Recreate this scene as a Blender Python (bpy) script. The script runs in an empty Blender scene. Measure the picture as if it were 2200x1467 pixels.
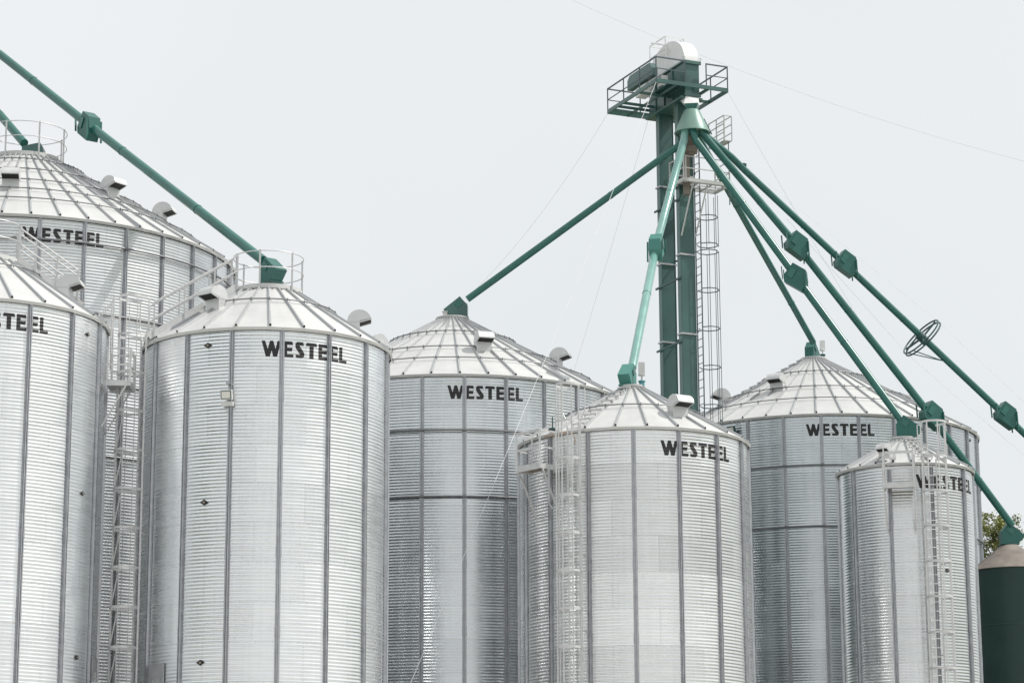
import bpy, math, random
import numpy as np
from mathutils import Vector, Matrix
PI = math.pi
R_ = math.radians
random.seed(7)
S = bpy.context.scene
COL = S.collection

# ------------------------------------------------------------------ camera, sky, sun, exposure
EYE = Vector((0, 0, 1.6))
FPX, PITCH, ROLL = 5445.1, 0.2274978, -0.0042348
_c, _s = math.cos(PITCH), math.sin(PITCH)
FW = Vector((0, _c, _s)); _u0 = Vector((0, -_s, _c)); _r0 = Vector((1, 0, 0))
RT = _r0 * math.cos(ROLL) + _u0 * math.sin(ROLL)
UP = -_r0 * math.sin(ROLL) + _u0 * math.cos(ROLL)
cam = bpy.data.cameras.new('camera'); cam.sensor_width = 36; cam.lens = FPX / 2200 * 36
cam.clip_start = 0.5; cam.clip_end = 6000
camo = bpy.data.objects.new('camera', cam); COL.objects.link(camo)
camo.matrix_world = Matrix(((RT.x, UP.x, -FW.x, EYE.x), (RT.y, UP.y, -FW.y, EYE.y), (RT.z, UP.z, -FW.z, EYE.z), (0, 0, 0, 1)))
S.camera = camo

SUN_EL, SUN_AZ = 53, 92          # degrees; azimuth counted from the camera side towards the right
sx, sy, sz = math.cos(R_(SUN_EL)) * math.sin(R_(SUN_AZ)), -math.cos(R_(SUN_EL)) * math.cos(R_(SUN_AZ)), math.sin(R_(SUN_EL))
W = bpy.data.worlds.new('World'); S.world = W; W.use_nodes = True
nt = W.node_tree; nt.nodes.clear()
out = nt.nodes.new('ShaderNodeOutputWorld'); bg = nt.nodes.new('ShaderNodeBackground')
sky = nt.nodes.new('ShaderNodeTexSky'); sky.sky_type = 'NISHITA'; sky.sun_disc = False
sky.sun_elevation = R_(SUN_EL); sky.sun_rotation = math.atan2(sx, sy); sky.dust_density = 6; sky.air_density = 1.0; sky.altitude = 300
# thin bright overcast drawn over the clear sky
ovc = nt.nodes.new('ShaderNodeMix'); ovc.data_type = 'RGBA'; ovc.inputs[0].default_value = 0.90
geo = nt.nodes.new('ShaderNodeTexCoord'); nz = nt.nodes.new('ShaderNodeTexNoise'); nz.inputs['Scale'].default_value = 2.2; nz.inputs['Detail'].default_value = 4
rmp = nt.nodes.new('ShaderNodeValToRGB')
rmp.color_ramp.elements[0].position = 0.30; rmp.color_ramp.elements[0].color = (8.6, 8.95, 9.1, 1)
rmp.color_ramp.elements[1].position = 0.70; rmp.color_ramp.elements[1].color = (9.6, 9.85, 9.9, 1)
nt.links.new(geo.outputs['Generated'], nz.inputs['Vector']); nt.links.new(nz.outputs['Fac'], rmp.inputs['Fac'])
nt.links.new(sky.outputs['Color'], ovc.inputs[6]); nt.links.new(rmp.outputs['Color'], ovc.inputs[7])
nt.links.new(ovc.outputs[2], bg.inputs['Color']); bg.inputs['Strength'].default_value = 0.108
nt.links.new(bg.outputs[0], out.inputs['Surface'])
sun = bpy.data.lights.new('sun', 'SUN'); sun.energy = 3.7; sun.angle = R_(0.8); sun.color = (1.0, 0.965, 0.91)
suno = bpy.data.objects.new('sun', sun); COL.objects.link(suno)
suno.rotation_euler = Vector((sx, sy, sz)).to_track_quat('Z', 'Y').to_euler()
vs = S.view_settings; vs.view_transform = 'Standard'; vs.look = 'None'; vs.exposure = -0.13; vs.gamma = 1
S.cycles.max_bounces = 6; S.cycles.glossy_bounces = 4; S.cycles.diffuse_bounces = 3


def at(px, py, Y):
    """world point seen at pixel (px, py) of the 2200x1467 photograph, at distance Y in front of the camera"""
    d = FW + RT * ((px - 1100) / FPX) - UP * ((py - 733.5) / FPX)
    return EYE + d * (Y / d.y)


# ------------------------------------------------------------------ materials
def mat(name, col, rough=0.5, metal=0.0, noise=0.0, nscale=3.0, spec=0.5, coat=0.0):
    m = bpy.data.materials.new(name); m.use_nodes = True
    n = m.node_tree; b = n.nodes['Principled BSDF']
    b.inputs['Base Color'].default_value = (*col, 1); b.inputs['Roughness'].default_value = rough
    b.inputs['Metallic'].default_value = metal; b.inputs['Specular IOR Level'].default_value = spec
    if coat: b.inputs['Coat Weight'].default_value = coat; b.inputs['Coat Roughness'].default_value = 0.108
    if noise:
        tc = n.nodes.new('ShaderNodeTexCoord'); t = n.nodes.new('ShaderNodeTexNoise'); t.inputs['Scale'].default_value = nscale; t.inputs['Detail'].default_value = 6
        r = n.nodes.new('ShaderNodeValToRGB')
        r.color_ramp.elements[0].position = 0.3; r.color_ramp.elements[1].position = 0.7
        r.color_ramp.elements[0].color = (*[c * (1 - noise) for c in col], 1); r.color_ramp.elements[1].color = (*[min(1, c * (1 + noise)) for c in col], 1)
        n.links.new(tc.outputs['Object'], t.inputs['Vector']); n.links.new(t.outputs['Fac'], r.inputs['Fac']); n.links.new(r.outputs['Color'], b.inputs['Base Color'])
        mr = n.nodes.new('ShaderNodeMapRange'); mr.inputs[3].default_value = max(0.05, rough - 0.1); mr.inputs[4].default_value = min(1, rough + 0.12)
        n.links.new(t.outputs['Fac'], mr.inputs[0]); n.links.new(mr.outputs[0], b.inputs['Roughness'])
    return m


def math_node(n, op, a=None, b=None, c=None):
    k = n.nodes.new('ShaderNodeMath'); k.operation = op
    for i, v in enumerate((a, b, c)):
        if v is None: continue
        if isinstance(v, (int, float)): k.inputs[i].default_value = v
        else: n.links.new(v, k.inputs[i])
    return k.outputs[0]


def wall_mat(name, n_sheets, a0, H, tone=0.66, rough=0.40, seed=0.0, var=0.05, dark=0.0, rowvar=0.04):
    """galvanised corrugated sheets: every sheet with its own tone and gloss, bolted laps, light dust"""
    m = bpy.data.materials.new(name); m.use_nodes = True; n = m.node_tree; b = n.nodes['Principled BSDF']
    tc = n.nodes.new('ShaderNodeTexCoord'); sp = n.nodes.new('ShaderNodeSeparateXYZ'); n.links.new(tc.outputs['Object'], sp.inputs[0])
    x, y, z = sp.outputs
    ang = math_node(n, 'ARCTAN2', y, x)
    u = math_node(n, 'MULTIPLY_ADD', ang, n_sheets / (2 * PI), -a0 * n_sheets / (2 * PI) + 0.25 + 40)
    v = math_node(n, 'MULTIPLY_ADD', z, -1 / (11 * 0.1016), H / (11 * 0.1016) + 20)
    row = math_node(n, 'FLOOR', v)
    par = math_node(n, 'MULTIPLY', math_node(n, 'MODULO', row, 2.0), 0.5)
    u2 = math_node(n, 'ADD', u, par); ci = math_node(n, 'FLOOR', math_node(n, 'MODULO', u2, float(n_sheets)))
    cb = n.nodes.new('ShaderNodeCombineXYZ'); n.links.new(ci, cb.inputs[0]); n.links.new(row, cb.inputs[1]); cb.inputs[2].default_value = seed
    wn = n.nodes.new('ShaderNodeTexWhiteNoise'); wn.noise_dimensions = '3D'; n.links.new(cb.outputs[0], wn.inputs['Vector'])
    # second random per sheet row (some rows come from a duller coil)
    cb2 = n.nodes.new('ShaderNodeCombineXYZ'); n.links.new(row, cb2.inputs[0]); cb2.inputs[1].default_value = seed + 3.3
    wn2 = n.nodes.new('ShaderNodeTexWhiteNoise'); wn2.noise_dimensions = '3D'; n.links.new(cb2.outputs[0], wn2.inputs['Vector'])
    # spangle / dust noise, stretched round the bin
    mp = n.nodes.new('ShaderNodeMapping'); mp.inputs['Scale'].default_value = (0.9, 0.9, 5.5); n.links.new(tc.outputs['Object'], mp.inputs[0])
    no = n.nodes.new('ShaderNodeTexNoise'); no.inputs['Scale'].default_value = 1.3; no.inputs['Detail'].default_value = 7; no.inputs['Roughness'].default_value = 0.65; n.links.new(mp.outputs[0], no.inputs['Vector'])
    # vertical run-off streaks
    cb3 = n.nodes.new('ShaderNodeCombineXYZ'); n.links.new(math_node(n, 'MULTIPLY', ang, 40.0), cb3.inputs[0]); n.links.new(math_node(n, 'MULTIPLY', z, 0.35), cb3.inputs[1]); cb3.inputs[2].default_value = seed
    st = n.nodes.new('ShaderNodeTexNoise'); st.inputs['Scale'].default_value = 1.0; st.inputs['Detail'].default_value = 3; n.links.new(cb3.outputs[0], st.inputs['Vector'])
    # laps
    fv = math_node(n, 'FRACT', v); lapv = math_node(n, 'LESS_THAN', fv, 0.012)
    fu = math_node(n, 'FRACT', u2); lapu = math_node(n, 'LESS_THAN', fu, 0.006)
    lap = math_node(n, 'MAXIMUM', lapv, lapu)
    # bolt heads in rows beside the laps
    bu = math_node(n, 'ABSOLUTE', math_node(n, 'SUBTRACT', math_node(n, 'FRACT', math_node(n, 'MULTIPLY', u2, 12.0)), 0.5))
    bolt1 = math_node(n, 'MULTIPLY', math_node(n, 'LESS_THAN', bu, 0.07), math_node(n, 'LESS_THAN', math_node(n, 'ABSOLUTE', math_node(n, 'SUBTRACT', fv, 0.035)), 0.012))
    bz = math_node(n, 'ABSOLUTE', math_node(n, 'SUBTRACT', math_node(n, 'FRACT', math_node(n, 'MULTIPLY', v, 11.0)), 0.5))
    bolt2 = math_node(n, 'MULTIPLY', math_node(n, 'LESS_THAN', bz, 0.13), math_node(n, 'LESS_THAN', math_node(n, 'ABSOLUTE', math_node(n, 'SUBTRACT', fu, 0.015)), 0.005))
    marks = math_node(n, 'MAXIMUM', math_node(n, 'MAXIMUM', lapv, math_node(n, 'MULTIPLY', lapu, 0.45)), math_node(n, 'MULTIPLY', math_node(n, 'MAXIMUM', bolt1, bolt2), 0.8))
    t = math_node(n, 'MULTIPLY_ADD', wn.outputs['Value'], var, tone - var / 2)
    t = math_node(n, 'MULTIPLY_ADD', math_node(n, 'SUBTRACT', wn2.outputs['Value'], 0.5), rowvar, t)
    t = math_node(n, 'MULTIPLY_ADD', math_node(n, 'SUBTRACT', no.outputs['Fac'], 0.5), 0.22, t)
    t = math_node(n, 'MULTIPLY_ADD', math_node(n, 'SUBTRACT', st.outputs['Fac'], 0.5), 0.10, t)
    t = math_node(n, 'MULTIPLY', t, math_node(n, 'MULTIPLY_ADD', marks, -0.26, 1.0))
    cc = n.nodes.new('ShaderNodeCombineColor')
    n.links.new(math_node(n, 'MULTIPLY', t, 0.985 - dark), cc.inputs[0]); n.links.new(math_node(n, 'MULTIPLY', t, 1.0), cc.inputs[1]); n.links.new(math_node(n, 'MULTIPLY', t, 1.005 + dark), cc.inputs[2])
    n.links.new(cc.outputs[0], b.inputs['Base Color'])
    rg = math_node(n, 'MULTIPLY_ADD', wn.outputs['Value'], 0.07, rough - 0.04)
    rg = math_node(n, 'MULTIPLY_ADD', math_node(n, 'SUBTRACT', no.outputs['Fac'], 0.5), 0.25, rg)
    n.links.new(rg, b.inputs['Roughness']); b.inputs['Metallic'].default_value = 0.93
    return m


M = {
    'galv': mat('galvanised_steel', (0.62, 0.63, 0.64), 0.42, 0.75, 0.10, 4),
    'galv_dull': mat('dull_galvanised_steel', (0.50, 0.51, 0.52), 0.5, 0.65, 0.10, 4),
    'roof': mat('galvanised_roof', (0.60, 0.60, 0.59), 0.50, 0.20, 0.05, 1.2),
    'rib': mat('roof_rib_steel', (0.46, 0.47, 0.48), 0.5, 0.4, 0.06, 3),
    'stiff': mat('stiffener_steel', (0.47, 0.48, 0.50), 0.38, 0.8, 0.12, 5),
    'ring': mat('weathered_ring_steel', (0.20, 0.205, 0.215), 0.5, 0.5, 0.15, 5),
    'rail': mat('galvanised_rail', (0.62, 0.62, 0.62), 0.45, 0.25, 0.08, 6),
    'dark': mat('dark_gap', (0.02, 0.02, 0.02), 0.8),
    'black': mat('black_lettering_paint', (0.017, 0.016, 0.018), 0.42, 0, 0, 1, 0.5),
    'green': mat('green_spout_paint', (0.022, 0.135, 0.112), 0.26, 0.0, 0.14, 1.6, 0.6),
    'green_box': mat('green_box_paint', (0.020, 0.120, 0.102), 0.38, 0.0, 0.08, 2.5, 0.5),
    'tower': mat('faded_green_tower_paint', (0.060, 0.135, 0.122), 0.32, 0.0, 0.20, 0.9, 0.55),
    'tower_dark': mat('dark_green_frame_paint', (0.030, 0.085, 0.082), 0.45, 0.0, 0.12, 2),
    'slate': mat('slate_green_handrail_paint', (0.10, 0.13, 0.155), 0.5),
    'white': mat('white_paint', (0.80, 0.80, 0.79), 0.45, 0, 0.03, 2),
    'mint2': mat('sunlit_green_box_paint', (0.06, 0.23, 0.195), 0.4, 0.0, 0.08, 2, 0.5),  # box green brightened, sunlight put into the base colour
    'pale': mat('pale_grey_paint', (0.62, 0.62, 0.61), 0.55, 0, 0.08, 2),
    'mint': mat('sunlit_green_paint', (0.17, 0.37, 0.33), 0.24, 0.0, 0.12, 1.6, 0.8, 0.4),  # spout green lightened so its colour carries the sun's brightness
    'hopper_wall': mat('dark_green_bin_paint', (0.016, 0.046, 0.040), 0.42, 0.0, 0.20, 0.7, 0.4),
    'hopper_roof': mat('weathered_tan_roof_paint', (0.22, 0.19, 0.165), 0.7, 0.0, 0.35, 1.6),
    'cable': mat('steel_cable', (0.80, 0.80, 0.80), 0.5, 0.0),
    'glass': mat('lamp_glass', (0.75, 0.73, 0.68), 0.15),
    'lens': mat('amber_sight_glass', (0.30, 0.27, 0.20), 0.25),
    'blue': mat('teal_sensor_base', (0.10, 0.30, 0.34), 0.5),
    'rust': mat('stained_deck', (0.26, 0.225, 0.19), 0.7, 0.1, 0.25, 2),
    'orange': mat('orange_wire', (0.50, 0.27, 0.14), 0.6),
    'bark': mat('bark', (0.10, 0.075, 0.055), 0.9, 0, 0.25, 3),
}
lf = bpy.data.materials.new('leaf'); lf.use_nodes = True
_n = lf.node_tree; _b = _n.nodes['Principled BSDF']; _o = _n.nodes.new('ShaderNodeTexCoord'); _t = _n.nodes.new('ShaderNodeTexNoise'); _t.inputs['Scale'].default_value = 1.6
_r = _n.nodes.new('ShaderNodeValToRGB'); _r.color_ramp.elements[0].color = (0.13, 0.16, 0.04, 1); _r.color_ramp.elements[1].color = (0.38, 0.39, 0.14, 1)
_r.color_ramp.elements[0].position = 0.35; _r.color_ramp.elements[1].position = 0.65
_n.links.new(_o.outputs['Object'], _t.inputs['Vector']); _n.links.new(_t.outputs['Fac'], _r.inputs['Fac']); _n.links.new(_r.outputs['Color'], _b.inputs['Base Color'])
_b.inputs['Roughness'].default_value = 0.6


# ------------------------------------------------------------------ object helpers
def tag(o, label=None, cat=None, group=None, kind=None):
    if label: o['label'] = label
    if cat: o['category'] = cat
    if group: o['group'] = group
    if kind: o['kind'] = kind
    return o


def empty(name, loc, label, cat, group=None):
    o = bpy.data.objects.new(name, None); o.empty_display_size = 0.5; COL.objects.link(o); o.location = loc
    return tag(o, label, cat, group)


def origin_of(o):
    p = Vector((0, 0, 0))
    while o is not None:
        p = p + Vector(o.location); o = o.parent
    return p


class MB:
    def __init__(s): s.v = []; s.f = []; s.m = []
    def add(s, vs, fs, mi=0):
        k = len(s.v); s.v += [tuple(p) for p in vs]; s.f += [tuple(i + k for i in f) for f in fs]; s.m += [mi] * len(fs); return s
    def prism(s, pts, off, mi=0):
        n = len(pts); off = Vector(off); a = [Vector(p) for p in pts]; b = [p + off for p in a]
        return s.add(a + b, [tuple(range(n))[::-1], tuple(range(n, 2 * n))] + [(i, (i + 1) % n, n + (i + 1) % n, n + i) for i in range(n)], mi)
    def box(s, c, ax, ay, az, mi=0):
        c, ax, ay, az = map(Vector, (c, ax, ay, az))
        p = [c - ax - ay - az, c + ax - ay - az, c + ax + ay - az, c - ax + ay - az]
        return s.prism(p, az * 2, mi)
    def bar(s, p, q, w, h=None, up=(0, 0, 1), mi=0):
        p, q = Vector(p), Vector(q); h = h or w; d = (q - p).normalized(); up = Vector(up)
        if abs(d.dot(up)) > 0.98: up = Vector((0, 1, 0))
        a = d.cross(up).normalized() * (w / 2); b = a.cross(d).normalized() * (h / 2)
        return s.prism([p - a - b, p + a - b, p + a + b, p - a + b], q - p, mi)
    def tube(s, pts, r, n=12, mi=0, caps=True, closed=False):
        pts = [Vector(p) for p in pts]; rr = r if isinstance(r, (list, tuple)) else [r] * len(pts)
        rings = []; N = len(pts); prev = None
        for i, p in enumerate(pts):
            if closed: d = (pts[(i + 1) % N] - pts[i - 1]).normalized()
            else: d = (pts[min(i + 1, N - 1)] - pts[max(i - 1, 0)]).normalized()
            if prev is None:
                u = d.cross(Vector((0, 0, 1)))
                if u.length < 0.05: u = d.cross(Vector((0, 1, 0)))
            else: u = prev - d * prev.dot(d)
            u.normalize(); prev = u; w = d.cross(u)
            rings.append([p + (u * math.cos(2 * PI * k / n) + w * math.sin(2 * PI * k / n)) * rr[i] for k in range(n)])
        vs = [q for g in rings for q in g]; fs = []
        for i in range(N - (0 if closed else 1)):
            j = (i + 1) % N
            fs += [(i * n + k, j * n + k, j * n + (k + 1) % n, i * n + (k + 1) % n) for k in range(n)]
        if caps and not closed: fs += [tuple(range(n)), tuple(range((N - 1) * n, N * n))[::-1]]
        return s.add(vs, fs, mi)
    def lathe(s, c, prof, n=48, mi=0, a0=0, a1=2 * PI):
        c = Vector(c); full = abs(a1 - a0 - 2 * PI) < 1e-6; k = n if full else n + 1
        vs = []
        for j in range(k):
            a = a0 + (a1 - a0) * j / n
            vs += [(c.x + r * math.cos(a), c.y + r * math.sin(a), c.z + z) for r, z in prof]
        L = len(prof); fs = []
        for j in range(n):
            j2 = (j + 1) % k
            fs += [(j * L + i, j2 * L + i, j2 * L + i + 1, j * L + i + 1) for i in range(L - 1)]
        return s.add(vs, fs, mi)
    def build(s, name, mats, parent=None, smooth=False, loc=None):
        me = bpy.data.meshes.new(name)
        o = bpy.data.objects.new(name, me); COL.objects.link(o)
        if parent is not None: o.parent = parent; off = origin_of(parent)
        else: off = Vector(loc) if loc is not None else Vector((0, 0, 0)); o.location = off
        me.from_pydata([(a - off.x, b - off.y, c - off.z) for a, b, c in s.v], [], s.f)
        if not isinstance(mats, (list, tuple)): mats = [mats]
        for m in mats: me.materials.append(m)
        if len(mats) > 1: me.polygons.foreach_set('material_index', s.m)
        if smooth:
            me.polygons.foreach_set('use_smooth', [True] * len(me.polygons))
            try: me.set_sharp_from_angle(angle=R_(38))
            except Exception: pass
        me.update(); return o


# ------------------------------------------------------------------ lettering, strips that follow the corrugation
PCH, AMP, SEG = 0.1016, 0.0052, 6
_E = [(0, 1), (.258, 1), (.285, .785), (.113, .785), (.113, .614), (.272, .614), (.251, .386), (.113, .386), (.113, .2), (.306, .2), (.285, 0), (0, 0)]
LET = [
    [(0, 1), (.10, 1), (.18, .49), (.238, 1), (.334, 1), (.401, .49), (.456, 1), (.557, 1), (.45, 0), (.334, 0), (.293, .39), (.242, 0), (.125, 0)],
    [(x + .622, z) for x, z in _E],
    [(1.03, 1), (1.20, 1), (1.23, .785), (1.09, .785), (1.235, .33), (1.244, .18), (1.22, .05), (1.173, 0), (1.0, 0), (.975, .2), (1.117, .2), (.985, .6), (.968, .78), (.985, .93)],
    [(1.306, 1), (1.606, 1), (1.634, .79), (1.522, .79), (1.522, 0), (1.396, 0), (1.396, .79), (1.285, .79)],
    [(x + 1.676, z) for x, z in _E], [(x + 2.044, z) for x, z in _E],
    [(2.372, 1), (2.482, 1), (2.482, .2), (2.646, .2), (2.62, 0), (2.372, 0)]]


def lettering(cx, cy, R, H, phi0, top, hgt=0.465):
    out = []
    def pt(x, z):
        a = phi0 + x / R; r = R + AMP * math.cos(2 * PI * (z - H) / PCH) + 0.005
        return (cx + r * math.cos(a), cy + r * math.sin(a), z)
    for poly in LET:
        mb = MB(); out.append(mb)
        P = [(x, H + top - hgt + z * hgt) for x, z in poly]
        zs = set(round(z, 5) for _, z in P); k0 = int((-top) / (PCH / SEG)) - 1
        for k in range(k0, k0 + 40):
            z = H - k * PCH / SEG
            if min(zs) < z < max(zs): zs.add(round(z, 5))
        zs = sorted(zs)
        for za, zb in zip(zs[:-1], zs[1:]):
            if zb - za < 1e-4: continue
            ed = []
            for (x0, y0), (x1, y1) in zip(P, P[1:] + P[:1]):
                lo, hi = min(y0, y1), max(y0, y1)
                if hi - lo > 1e-6 and lo <= za + 2e-5 and hi >= zb - 2e-5:
                    ed.append((x0 + (x1 - x0) * (za - y0) / (y1 - y0), x0 + (x1 - x0) * (zb - y0) / (y1 - y0)))
            ed.sort(key=lambda e: e[0] + e[1])
            for (la, lb), (ra, rb) in zip(ed[0::2], ed[1::2]):
                n = max(1, int((max(ra, rb) - min(la, lb)) / (R * 0.03)) + 1)
                for i in range(n):
                    t0, t1 = i / n, (i + 1) / n
                    mb.add([pt(la + (ra - la) * t0, za), pt(la + (ra - la) * t1, za), pt(lb + (rb - lb) * t1, zb), pt(lb + (rb - lb) * t0, zb)], [(0, 1, 2, 3)])
    return out


# ------------------------------------------------------------------ grain bins
def wall_mesh(root, R, H, nseg, m):
    rows = int(H / PCH) * SEG; z = H - np.arange(rows + 1) * PCH / SEG
    r = R + AMP * np.cos(2 * PI * (z - H) / PCH)
    a = np.arange(nseg) * 2 * PI / nseg
    co = np.empty((rows + 1, nseg, 3), np.float32)
    co[:, :, 0] = r[:, None] * np.cos(a); co[:, :, 1] = r[:, None] * np.sin(a); co[:, :, 2] = z[:, None]
    i = np.arange(rows)[:, None] * nseg; j = np.arange(nseg)[None]; j2 = (j + 1) % nseg
    q = np.stack([i + j, i + nseg + j, i + nseg + j2, i + j2], -1).reshape(-1)
    me = bpy.data.meshes.new('wall'); me.vertices.add(co.size // 3); me.vertices.foreach_set('co', co.reshape(-1))
    nf = q.size // 4; me.loops.add(q.size); me.loops.foreach_set('vertex_index', q.astype(np.int32))
    me.polygons.add(nf); me.polygons.foreach_set('loop_start', np.arange(nf, dtype=np.int32) * 4)
    try: me.polygons.foreach_set('loop_total', np.full(nf, 4, np.int32))
    except Exception: pass
    me.polygons.foreach_set('use_smooth', np.ones(nf, bool)); me.update(calc_edges=True); me.validate()
    me.materials.append(m); o = bpy.data.objects.new('wall', me); COL.objects.link(o); o.parent = root
    return o


def P3(b, phi, r, z):
    return Vector((b['X'] + r * math.cos(phi), b['Y'] + r * math.sin(phi), z))


def vent(b, phi, r, root, k_=1.0):
    zr = b['H'] + (b['R'] + 0.12 - r) * b['tan']
    c = P3(b, phi, r, zr); e = Vector((math.cos(phi), math.sin(phi), 0)); t = Vector((-e.y, e.x, 0)); w = 0.285 * k_; z0 = 0.33; rad = 0.365
    X = lambda x, z, s: c + e * x * k_ + t * (w * s) + Vector((0, 0, z * k_))
    h = MB(); n = 18; a_end = R_(166)
    arc = [(0.02 - rad * math.cos(a_end * k / n), z0 + rad * math.sin(a_end * k / n)) for k in range(n + 1)]; ox, oz = arc[-1]
    prof = arc + [(0.03, z0 - .02), (-.31, z0 - .02)]
    L = len(prof); vs = [X(x, z, -1) for x, z in prof] + [X(x, z, 1) for x, z in prof]
    h.add(vs, [(k, k + 1, L + k + 1, L + k) for k in range(n)] + [tuple(range(L))[::-1], tuple(range(L, 2 * L))], 0)
    # dark mouth with a thin lip round it
    h.add([X(0.035, z0 - .012, -.95), X(ox - .012, oz + .004, -.95), X(ox - .012, oz + .004, .95), X(.035, z0 - .012, .95)], [(0, 1, 2, 3)], 1)
    h.prism([X(ox - .012, oz - .028, -1), X(ox + .006, oz - .028, -1), X(ox + .006, oz - .028, 1), X(ox - .012, oz - .028, 1)], (0, 0, .04 * k_), 0)
    for sg in (-1, 1):
        h.prism([X(.02, z0 - .045, sg), X(ox, oz - .028, sg), X(ox, oz + .02, sg), X(.02, z0 + .02, sg)], t * (-sg * .012), 0)
    ho = h.build('roof_vent', [M['galv2'], M['dark']], root, True)
    d = MB(); d.prism([X(-0.30, -0.45, -.97), X(0.03, -0.45, -.97), X(0.03, -0.45, .97), X(-0.30, -0.45, .97)], (0, 0, (z0 + .44) * k_), 0)
    d.prism([X(-0.42, 0.10, -1.18), X(0.12, -0.22, -1.18), X(0.12, -0.22, 1.18), X(-0.42, 0.10, 1.18)], (0, 0, 0.03), 0)
    d.build('vent_duct', M['galv2'], ho)


M['galv2'] = mat('vent_galvanised', (0.64, 0.645, 0.64), 0.48, 0.45, 0.06, 3)


def railing_ring(b, root, r, z, posts, h=1.0, gap=None):
    m = MB(); a0, a1 = gap if gap else (0, 2 * PI)
    for zz in (h, h * 0.5):
        pts = [P3(b, a0 + (a1 - a0) * k / 48, r, z + zz) for k in range(49)]
        m.tube(pts if gap else pts[:-1], 0.016, 6, closed=not gap)
    o = m.build('railing', M['rail'], root, True)
    for p in posts:
        q = MB(); q.bar(P3(b, p, r, z - 0.35), P3(b, p, r, z + h + 0.03), 0.055, 0.03); q.build('post', M['rail'], o)
    return o


def ladder(b, root, phi, zt, zb, cage_r=0.37, stand=0.2, hoop_top=1.28, step=1.14, zhb=2.5, brace=True):
    H = b['H']; e = Vector((math.cos(phi), math.sin(phi), 0)); t = Vector((-e.y, e.x, 0)); base = Vector((b['X'], b['Y'], 0)) + e * (b['R'] + stand)
    Z = lambda z: Vector((0, 0, z))
    m = MB()
    for s in (-1, 1): m.bar(base + t * 0.225 * s + Z(zb), base + t * 0.225 * s + Z(zt), 0.05, 0.03)
    z = zb + 0.2
    while z < H - 0.1:
        m.tube([base - t * 0.225 + Z(z), base + t * 0.225 + Z(z)], 0.013, 6); z += 0.305
    z = zb + 1
    while z < H:
        for s in (-1, 1): m.bar(base + t * 0.225 * s + Z(z), base + t * 0.225 * s - e * stand + Z(z), 0.04, 0.02)
        z += 2.3
    # bent grab rails that lead onto the roof
    for s in (-1, 1):
        q = base + t * 0.225 * s
        m.tube([q + Z(H - .1), q + t * s * .02 + Z(H + 0.25), q + t * s * 0.17 + Z(H + 0.55), q + t * s * 0.17 + Z(H + 1.25)], 0.02, 8)
    m.build('ladder', M['rail'], root)
    c = base + e * 0.05; nb = 5; angs = [-100 + 200 * k / (nb - 1) for k in range(nb)]
    pt = lambda a, z, rr=1.0: c + e * (cage_r * 0.95 + cage_r * rr * math.cos(R_(a)) - 0.0) + t * (cage_r * rr * math.sin(R_(a))) + Z(z)
    m = MB()
    for a in angs: m.bar(pt(a, zhb), pt(a, H + hoop_top), 0.045, 0.012, up=e)
    zs = [H + hoop_top - step * k for k in range(40) if H + hoop_top - step * k > zhb]
    if brace:
        for k in range(2, len(zs) - 1):
            m.bar(pt(angs[1], zs[k + 1], .97), pt(angs[2], zs[k] - .05, .97), 0.035, 0.02)
            m.bar(pt(angs[2], zs[k + 1], .97), pt(angs[3], zs[k] - .05, .97), 0.035, 0.02)
    cage = m.build('safety_cage', M['rail'], root)
    for k, z in enumerate(zs):
        h = MB(); pts = [(pt(a, z, 1.03), pt(a, z + 0.075, 1.03)) for a in range(-125, 126, 10)]
        pts = [(c + t * (-cage_r * .62) - e * .05 + Z(z), c + t * (-cage_r * .62) - e * .05 + Z(z + .075))] + pts + [(c + t * (cage_r * .62) - e * .05 + Z(z), c + t * (cage_r * .62) - e * .05 + Z(z + .075))]
        vs = [p for pr in pts for p in pr]; n = len(pts)
        inn = [p + (c + e * cage_r * .95 + Z(p.z) - p).normalized() * 0.006 for p in vs]
        inn = [Vector((q.x, q.y, p.z)) for q, p in zip(inn, vs)]
        h.add(vs, [(2 * i, 2 * i + 2, 2 * i + 3, 2 * i + 1) for i in range(n - 1)]); h.add(inn, [(2 * i, 2 * i + 1, 2 * i + 3, 2 * i + 2) for i in range(n - 1)])
        h.build('hoop', M['rail'], cage)


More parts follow.
